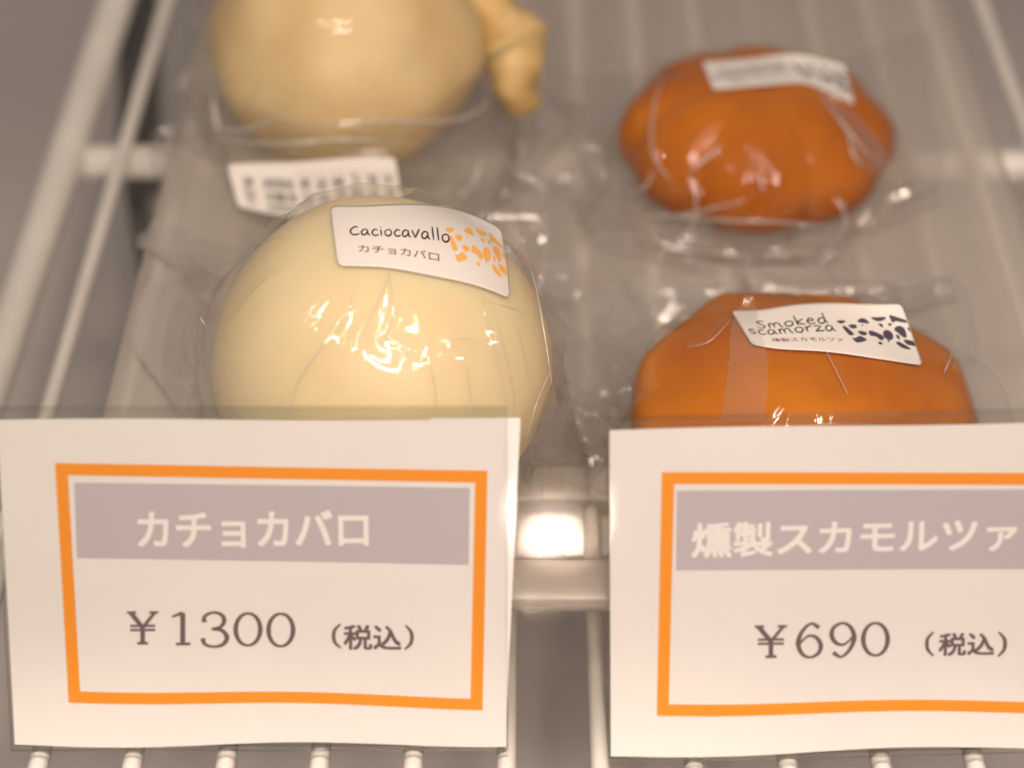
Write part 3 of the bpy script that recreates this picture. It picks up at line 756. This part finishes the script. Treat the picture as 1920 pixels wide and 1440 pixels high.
# ingredients sticker on the front of the bag, its lines running downward
def backlabel(x, y, o):
    # a sheet leaning against the lower front of the bag
    n_ = Vector((0.02, -.62, .78)).normalized(); c0 = Vector(P3(585, 345, 33)); d = ray(x, y)
    tt = (c0-CAMP).dot(n_)/d.dot(n_); p = CAMP+d*tt; return np.array(p)+np.array([0, 0, .6*math.sin(x*.02)])
st2 = Sticker(backlabel, [(426, 310), (490, 304), (558, 301), (697, 294), (741, 298)], [(446, 388), (520, 402), (640, 410), (757, 402)], size=(60, 24))
lb = st2.sheet(t)
cols = [('名称', .917), ('原材料名', .822), ('内容量', .727), ('賞味期限', .632), ('保存方法', .54), ('販売者', .445), ('栄養成分表示', .346), ('熱量脂質', .283), ('炭水化物', .222), ('製品に使用', .108)]
V, F_ = [], []
for txt, sx in cols:
    v, f = text_mesh(txt, bold=.006); mn, mx = v.min(0), v.max(0); k = len(V); hgt = .042*(mx[1]-mn[1])/.85
    for p in v:
        # x of the text runs down the sticker (t), y of the text runs to the right (s)
        V.append((sx+(p[1]-mn[1]-.4)*.075, .29+(p[0]-mn[0])*.25))
    F_ += [tuple(i+k for i in g) for g in f if max(V[i+k][1] for i in g) < .95]
st2.put('ingredients_lettering', V, F_, M['green_ink'], lb)
bx = MB()
V, F_ = [], []
for (a, c_) in (((.395, .22), (.965, .24)), ((.965, .24), (.96, .98))):
    v, f = ribbon([a, ((a[0]+c_[0])/2, (a[1]+c_[1])/2), c_], .005 if a[1] < .23 else .004, .6); k = len(V); V += v; F_ += [tuple(i+k for i in g) for g in f]
st2.put('table_rule', V, F_, M['green_ink'], lb)
# press the film against the sticker's back
bag(t, Xr, seed=3, cr=2.3, hero=[([(432, 120), (402, 180), (408, 235), (415, 245)], 2.2, 1.5), ([(412, 245), (470, 240), (540, 210)], 2.2, 1.4), ([(545, 240), (700, 228), (830, 228), (890, 212), (915, 190)], 2.8, 1.8), ([(980, 190), (985, 250), (975, 290)], 2.0, 1.5), ([(900, 300), (890, 340), (860, 370)], 2.0, 1.5), ([(400, 260), (520, 270), (650, 262), (780, 270)], 2, 2.0)], seals=(('u1', 5),), stickers=(st2,), ch=cacio_r)
# --- front scamorza
t = thing('wrapped_cheese', 'orange smoked bagged scamorza with a slate spotted label, behind the 690 yen sign', 'cheese', (c_fs[0], c_fs[1], FLOOR), GRP)
T_fs = t; scam_f.mesh('cheese', M['smoked'], t, 110)
SCW = (58, 20)
def scam_label(ch, top, bot, parent, off=1.5):
    s_ = Sticker(lambda x, y, o: ch.hit(x, y, o)[0], top, bot, off=off, size=SCW, ch=ch)
    l_ = s_.sheet(parent, rad=1.6)
    v, f = handwriting('Smoked', .10, .53, .50, .41, .235, SCW[1]/SCW[0], .0075)
    v2, f2 = handwriting('scamorza', .03, .555, .67, .56, .235, SCW[1]/SCW[0], .0075)
    k = len(v); s_.put('handwritten_name', v+v2, f+[tuple(i+k for i in g) for g in f2], M['black_ink'], l_)
    v, f = fit_text('燻製スカモルツァ', .15, .565, .745, .83, .68, .775); s_.put('katakana_name', v, f, M['maroon_ink'], l_)
    v, f = cow_spots(.575, 1.02); s_.put('slate_spots', v, f, M['slate_ink'], l_, .08)
    return s_
st = scam_label(scam_f, [(1371, 582), (1419, 583), (1479, 571), (1558, 567), (1642, 571), (1690, 570)], [(1410, 645), (1450, 654), (1531, 657), (1600, 665), (1662, 675), (1731, 685)], t)
scam_f.film_planes((.1, -.1, 1), 8, .5, n1=5, n2=8)
Xs, _ = drape(scam_f, c_fs[0], c_fs[1]+6, 176, 158, R(0), seed=21, z0=62, pins=[
    (-88, 76, 12, P3(1008, 505, 14), 1.0), (-30, 80, 14, P3(1290, 520, 14), .7), (30, 80, 14, P3(1480, 500, 16), .6), (-88, -20, 14, P3(1128, 690, 9), .7), (-88, -78, 14, P3(1146, 745, 8), .8),
    (88, 30, 14, P3(1830, 620, 22), .8), (88, -40, 14, P3(1890, 780, 20), .7), (80, 80, 12, P3(1740, 530, 18), .6)])
bag(t, Xs, seed=4, hero=[([(1370, 600), (1330, 640), (1290, 650)], 1.0, 1.0), ([(1025, 560), (1070, 610), (1110, 650), (1160, 690)], 2.5, 1.6), ([(1160, 560), (1150, 620), (1200, 600)], 2.0, 1.4), ([(1540, 640), (1570, 700), (1590, 740)], 1.0, 1.0),
    ([(1240, 500), (1225, 530), (1220, 560)], 1.6, 1.5), ([(1800, 600), (1790, 650), (1770, 700)], 2.0, 1.4), ([(1860, 640), (1890, 670), (1915, 700)], 2, 1.4)], seals=(('v1', 8),), stickers=(st,), ch=scam_f)
# --- rear scamorza
t = thing('wrapped_cheese', 'orange smoked bagged scamorza at the back right with a bent label on top', 'cheese', (c_rs[0], c_rs[1], FLOOR), GRP)
T_rs = t; scam_r.mesh('cheese', M['smoked_dark'], t, 110)
st = scam_label(scam_r, [(1316, 115), (1406, 109), (1486, 99), (1535, 109), (1583, 122)], [(1338, 168), (1477, 156), (1518, 156), (1603, 197)], t)
scam_r.film_planes((.1, -.1, 1), 9, .5, n1=5, n2=8)
Xq, _ = drape(scam_r, c_rs[0], c_rs[1], 160, 150, R(0), seed=33, z0=60, pins=[
    (-80, 0, 12, P3(1095, 225, 22), .8), (-60, -75, 12, P3(1190, 440, 9), .9), (0, -75, 16, P3(1420, 478, 7), .8), (60, -75, 12, P3(1630, 445, 9), .9),
    (80, 0, 14, P3(1760, 330, 15), .6)])
bag(t, Xq, seed=5, cr=1.9, hero=[([(1205, 408), (1290, 402), (1345, 388), (1400, 375)], 2.4, 1.3), ([(1215, 400), (1340, 412), (1450, 416), (1560, 424)], 2.4, 1.3), ([(1530, 165), (1570, 220), (1620, 280), (1655, 310)], 1.8, 1.5), ([(1590, 250), (1600, 290), (1615, 312)], 1.8, 1.2),
    ([(1580, 385), (1585, 420), (1575, 450)], 2.0, 1.3), ([(1355, 268), (1320, 300), (1290, 330)], 1.1, 1.1), ([(1245, 140), (1225, 210), (1225, 290), (1260, 340)], 1.6, 1.4), ([(1175, 365), (1210, 350), (1225, 320)], 2.0, 1.3), ([(1230, 420), (1230, 450), (1290, 470), (1400, 478)], 2.2, 1.5), ([(1440, 475), (1530, 475), (1600, 480)], 2, 1.5), ([(1290, 330), (1305, 370), (1300, 420), (1270, 455)], 1.8, 1.2), ([(1425, 330), (1430, 360)], 1.4, 1.0)], stickers=(st,), ch=scam_r)

def overlap(parent, ch, left, right, off=1.8, n=18, m=5, name='film_fold'):
    """a doubled strip of film (the bag's back seam) folded flat over the cheese"""
    V, F_ = [], []
    for i in range(n+1):
        a = polyinterp(left, i/n); b_ = polyinterp(right, i/n)
        for j in range(m+1):
            q = a+(b_-a)*j/m; V.append(ch.hit(q[0], q[1], off+.5*math.sin(j*1.3+i*.3))[0])
    for i in range(n):
        for j in range(m): F_.append((i*(m+1)+j, (i+1)*(m+1)+j, (i+1)*(m+1)+j+1, i*(m+1)+j+1))
    return mesh_obj(name, V, F_, M['fold'], parent, True)
for tt_, ch_, l_, r_ in ((T_fs, scam_f, [(1398, 556), (1372, 610), (1366, 690), (1350, 790)], [(1412, 556), (1425, 610), (1440, 690), (1432, 790)]),
                         (T_rs, scam_r, [(1520, 160), (1570, 215), (1600, 290), (1640, 330)], [(1530, 158), (1600, 210), (1660, 280), (1668, 320)]),):
    overlap(tt_, ch_, l_, r_)
# ------------------------------------------------------------------ price signs
class Sign:
    def __init__(s, label, bl, br, hgt, lean, top_px):
        # bottom corners stand on the wires
        A = Vector(P3(*bl, 1.2)); B = Vector(P3(*br, 1.2)); s.o = A; s.w = (B-A).length
        s.ex = (B-A).normalized(); bk = Vector((0, 0, 1)).cross(s.ex)
        s.ey = (Vector((0, 0, 1))*math.cos(lean)+bk*math.sin(lean)).normalized(); s.ez = s.ex.cross(s.ey)
        s.h = s.uv(*top_px)[1]
        s.t = thing('price_sign', label, 'sign', tuple(A+s.ex*s.w/2), 'clear standing price signs')
    def uv(s, px, py):
        d = ray(px, py); k = (s.o-CAMP).dot(s.ez)/d.dot(s.ez); p = CAMP+d*k-s.o
        return (p.dot(s.ex), p.dot(s.ey))
    def P(s, u, v, off): return s.o+s.ex*u+s.ey*v+s.ez*off
    def bow(s, u, v): return 0.5*math.sin(u/s.w*math.pi*2.2+.6)*(1-v/s.h)-.2*math.sin(v/s.h*3)
    def warp(s, u, v):
        k = max(0, 1-v/(s.h*.55)); q = max(0, (v/s.h-.8)/.2)
        return (u, v+k*.55*math.sin(u/s.w*9.0+2.6)+q*.35*math.sin(u/s.w*7))
    def plate(s, name, u0, u1, v0, v1, off, th, m, edge=None):
        b = MB(); c8 = [s.P(u, v, o_) for u in (u0, u1) for v in (v0, v1) for o_ in (off, off+th)]
        b.add(c8, [(0,1,3,2),(4,6,7,5),(0,4,5,1),(2,3,7,6),(0,2,6,4),(1,5,7,3)])
        o = b.build(name, m, s.t)
        if edge:
            o.data.materials.append(edge)
            for i, p in enumerate(o.data.polygons): p.material_index = 1 if i in (0, 1, 2, 3) else 0
        return o
    def sheet(s, name, quad, off, m, parent, nu=40, nv=14, warp=True, ripple=True):
        V, F_ = [], []
        for i in range(nu+1):
            for j in range(nv+1):
                a, c_ = i/nu, j/nv
                q = [quad[0][k]*(1-a)*(1-c_)+quad[1][k]*a*(1-c_)+quad[3][k]*(1-a)*c_+quad[2][k]*a*c_ for k in (0, 1)]
                u, v = s.warp(*q) if warp else q
                V.append(s.P(u, v, off+(s.bow(u, v) if ripple else 0)))
        for i in range(nu):
            for j in range(nv): F_.append((i*(nv+1)+j, (i+1)*(nv+1)+j, (i+1)*(nv+1)+j+1, i*(nv+1)+j+1))
        return mesh_obj(name, V, F_, m, parent, True)
    def draw(s, name, V2, F_, m, parent, off):
        V = []
        for u, v in V2:
            a, c_ = s.warp(u, v); V.append(s.P(a, c_, off+s.bow(a, c_)))
        return mesh_obj(name, V, F_, m, parent)
PO = 1.5       # paper offset between the two plates
def frame_ring(sg, outer, th):
    o = [sg.uv(*p) for p in outer]; cx = sum(p[0] for p in o)/4; cy = sum(p[1] for p in o)/4
    inn = [(p[0]-math.copysign(th, p[0]-cx), p[1]-math.copysign(th, p[1]-cy)) for p in o]
    V, F_ = [], []; n_ = 40
    for k in range(4):
        for i in range(n_):
            a = i/n_; V.append(tuple(o[k][q]*(1-a)+o[(k+1) % 4][q]*a for q in (0, 1))); V.append(tuple(inn[k][q]*(1-a)+inn[(k+1) % 4][q]*a for q in (0, 1)))
    N_ = 4*n_
    for i in range(N_): F_.append((2*i, 2*i+1, 2*((i+1) % N_)+1, 2*((i+1) % N_)))
    return V, F_
def textbox(sg, txt, x0, y0, x1, y1):
    v, f = text_mesh(txt, bold=.004); mn, mx = v.min(0), v.max(0); a = sg.uv(x0, y1); b_ = sg.uv(x1, y0)
    return [(a[0]+(p[0]-mn[0])/(mx[0]-mn[0])*(b_[0]-a[0]), a[1]+(p[1]-mn[1])/(mx[1]-mn[1])*(b_[1]-a[1])) for p in v], f
def embolden(sg, name, v, f, m, parent, off, k, dirs=((-1, -1), (1, -1), (1, 1), (-1, 1), (0, 0))):
    V, F_ = [], []
    for i, (dx, dy) in enumerate(dirs):
        n0 = len(V)
        for u, q in v:
            a, c_ = sg.warp(u, q); V.append(sg.P(a+dx*k, c_+dy*k, off+sg.bow(a, c_)+i*.012))
        F_ += [tuple(j+n0 for j in g) for g in f]
    return mesh_obj(name, V, F_, m, parent)
def strokes(sg, lst, mmw):
    """lst: (points px, width factors, smooth)"""
    V, F_ = [], []
    for pts, wf, sm in lst:
        q = spline(pts, 6) if sm else [np.array(p, float) for p in pts]
        n_ = len(q); w = [np.interp(i/(n_-1), np.linspace(0, 1, len(wf)), wf)*mmw for i in range(n_)]
        v, f = ribbon([sg.uv(*p) for p in q], w); k = len(V); V += v; F_ += [tuple(i+k for i in g) for g in f]
    return V, F_
def T(ox, oy, s): return lambda pts: [(ox+p[0]/s, oy+p[1]/s) for p in pts]
def oval(cx, cy, rx, ry): return [(cx+rx*math.sin(a), cy-ry*math.cos(a)) for a in np.linspace(0, 2*math.pi, 17)]
OW = [.6, .9, 1.15, .9, .6, .9, 1.15, .9, .6]
def yen(c, top, mid, base, hw):
    return [([(c-hw*.85, top), (c, mid)], [1.1, 1.1], 0), ([(c+hw*.85, top), (c, mid)], [.8, .8], 0), ([(c, mid-3), (c, base)], [1.1, 1.1], 0),
            ([(c-hw*.88, mid-(mid-top)*.12), (c+hw*.88, mid-(mid-top)*.12)], [.6, .6], 0), ([(c-hw*.88, mid+(base-mid)*.15), (c+hw*.88, mid+(base-mid)*.15)], [.6, .6], 0),
            ([(c-hw*1.1, top), (c-hw*.45, top)], [.6, .6], 0), ([(c+hw*.45, top), (c+hw*1.1, top)], [.6, .6], 0), ([(c-hw*.38, base), (c+hw*.38, base)], [.7, .7], 0)]

def sign(label, bl, br, top_px, lean, frame, band, head, kanji_box, num, extra=None):
    sg = Sign(label, bl, br, None, lean, top_px); w, h = sg.w, sg.h
    for nm, off in (('front_plate', 2.6), ('back_plate', -.9)):
        sg.plate(nm, 0, w, 0, h, off, .9, M['acryl'], M['acryl_edge'])
    # foot: the sheet folds back under the card and lies on the wires
    b = MB(); p0, p1 = sg.P(0, 0, -.9), sg.P(w, 0, -.9); bk = Vector((0, 0, 1)).cross(sg.ex)
    c8 = [q+bk*k+Vector((0, 0, z)) for q in (p0, p1) for k in (0, 24) for z in (-.9, 0)]
    b.add(c8, [(0,1,3,2),(4,6,7,5),(0,4,5,1),(2,3,7,6),(0,2,6,4),(1,5,7,3)]); b.build('foot', M['acryl'], sg.t)
    top = h-3.0
    card = sg.sheet('paper_card', [(.5, .9), (w-.5, .9), (w-.5, top), (.5, top)], PO, M['paper'], sg.t)
    if extra: extra(sg, top)
    v, f = frame_ring(sg, frame, 3.15); sg.draw('orange_border', v, f, M['orange_ink'], card, PO+.12)
    bq = [sg.uv(*p) for p in band]
    sg.sheet('grey_band', [bq[3], bq[2], bq[1], bq[0]], PO+.12, M['grey_ink'], card)
    v, f = textbox(sg, *head); embolden(sg, 'product_name', v, f, M['white_ink'], card, PO+.26, .2)
    v, f = strokes(sg, num, 1.12); sg.draw('price_lettering', v, f, M['brown_ink'], card, PO+.14)
    v, f = textbox(sg, '税込', *kanji_box); embolden(sg, 'tax_lettering', v, f, M['brown_ink'], card, PO+.14, .13)
    return sg
A = T(220, 900, 3.31)
num1 = []
for pts, wf, sm in yen(165, 807, 900, 995, 88)+[
    ([(412, 812), (412, 1003)], [1.2, 1.2], 0), ([(345, 836), (412, 812)], [.5, .9], 0), ([(370, 1003), (460, 1003)], [.7, .7], 0),
    ([(545, 872), (548, 835), (600, 812), (652, 828), (668, 865), (645, 902), (590, 915)], [1.3, .8, .6, .9, 1.1, .8, .5], 1),
    ([(590, 915), (655, 925), (685, 968), (662, 1010), (605, 1024), (550, 1008), (535, 970)], [.5, .9, 1.2, .9, .6, .8, 1.3], 1),
    (oval(815, 920, 76, 100), OW, 1), (oval(1018, 926, 76, 102), OW, 1),
    ([(1388, 888), (1352, 925), (1345, 965), (1354, 1005), (1390, 1038)], [.4, .8, .9, .8, .4], 1),
    ([(1790, 890), (1822, 925), (1830, 965), (1820, 1005), (1785, 1040)], [.4, .8, .9, .8, .4], 1)]:
    num1.append((A(pts), wf, sm))
B_ = T(1100, 740, 2.057)
six = [(893, 893), (862, 876), (828, 905), (812, 950), (826, 990), (857, 1006), (890, 990), (899, 960), (882, 930), (850, 924), (815, 955)]
nine = [(2*985-(p[0]-855)-985, 2*941-p[1]) for p in six]
num2 = []
for pts, wf, sm in yen(707, 885, 942, 1000, 57)+[
    (six, [1.1, .6, .9, 1.2, .9, .6, .9, 1.1, .9, .6, .5], 1), (nine, [1.1, .6, .9, 1.2, .9, .6, .9, 1.1, .9, .6, .5], 1),
    (oval(1110, 940, 47, 63), OW, 1),
    ([(1334, 912), (1312, 936), (1308, 962), (1314, 985), (1334, 1005)], [.4, .8, .9, .8, .4], 1),
    ([(1583, 908), (1604, 932), (1608, 955), (1602, 980), (1580, 1003)], [.4, .8, .9, .8, .4], 1)]:
    num2.append((B_(pts), wf, sm))
def backing(sg, top):
    w = sg.w
    sg.sheet('backing_paper', [(w-20, 4), (w-.8, 2), (w+3.2, top+.2), (w-20, top+.2)], .6, M['paper'], sg.t, warp=False)
LEAN = R(31)
sign('clear price sign reading 1300 yen in front of the cream cheese', (28, 1399), (953, 1398), (480, 763), LEAN,
     [(106, 866), (914, 880), (905, 1324), (132, 1311)], [(142, 902), (881, 912), (879, 1056), (147, 1043)],
     ('カチョカバロ', 262, 955, 690, 1023), (646, 1170, 752, 1216), num1, backing)
sign('clear price sign reading 690 yen in front of the orange cheese', (1141, 1421), (2078, 1399), (1600, 774), LEAN,
     [(1240, 883), (2022, 884), (2012, 1331), (1230, 1336)], [(1268, 917), (1994, 915), (1988, 1064), (1266, 1066)],
     ('燻製スカモルツァ', 1296, 966, 1904, 1042), (1758, 1184, 1862, 1228), num2)

# ------------------------------------------------------------------ a stray hair on the tray's front slope
pts = [P3(985, 873, 8), P3(982, 890, 8.2), P3(988, 902, 7.6), P3(996, 913, 7.2)]
b = MB(); b.tube(spline(pts, 6), .12, 6); h = b.build('hair', M['dark'], None, True)
h['label'] = 'short dark curved hair lying on the front slope of the tray'; h['category'] = 'hair'
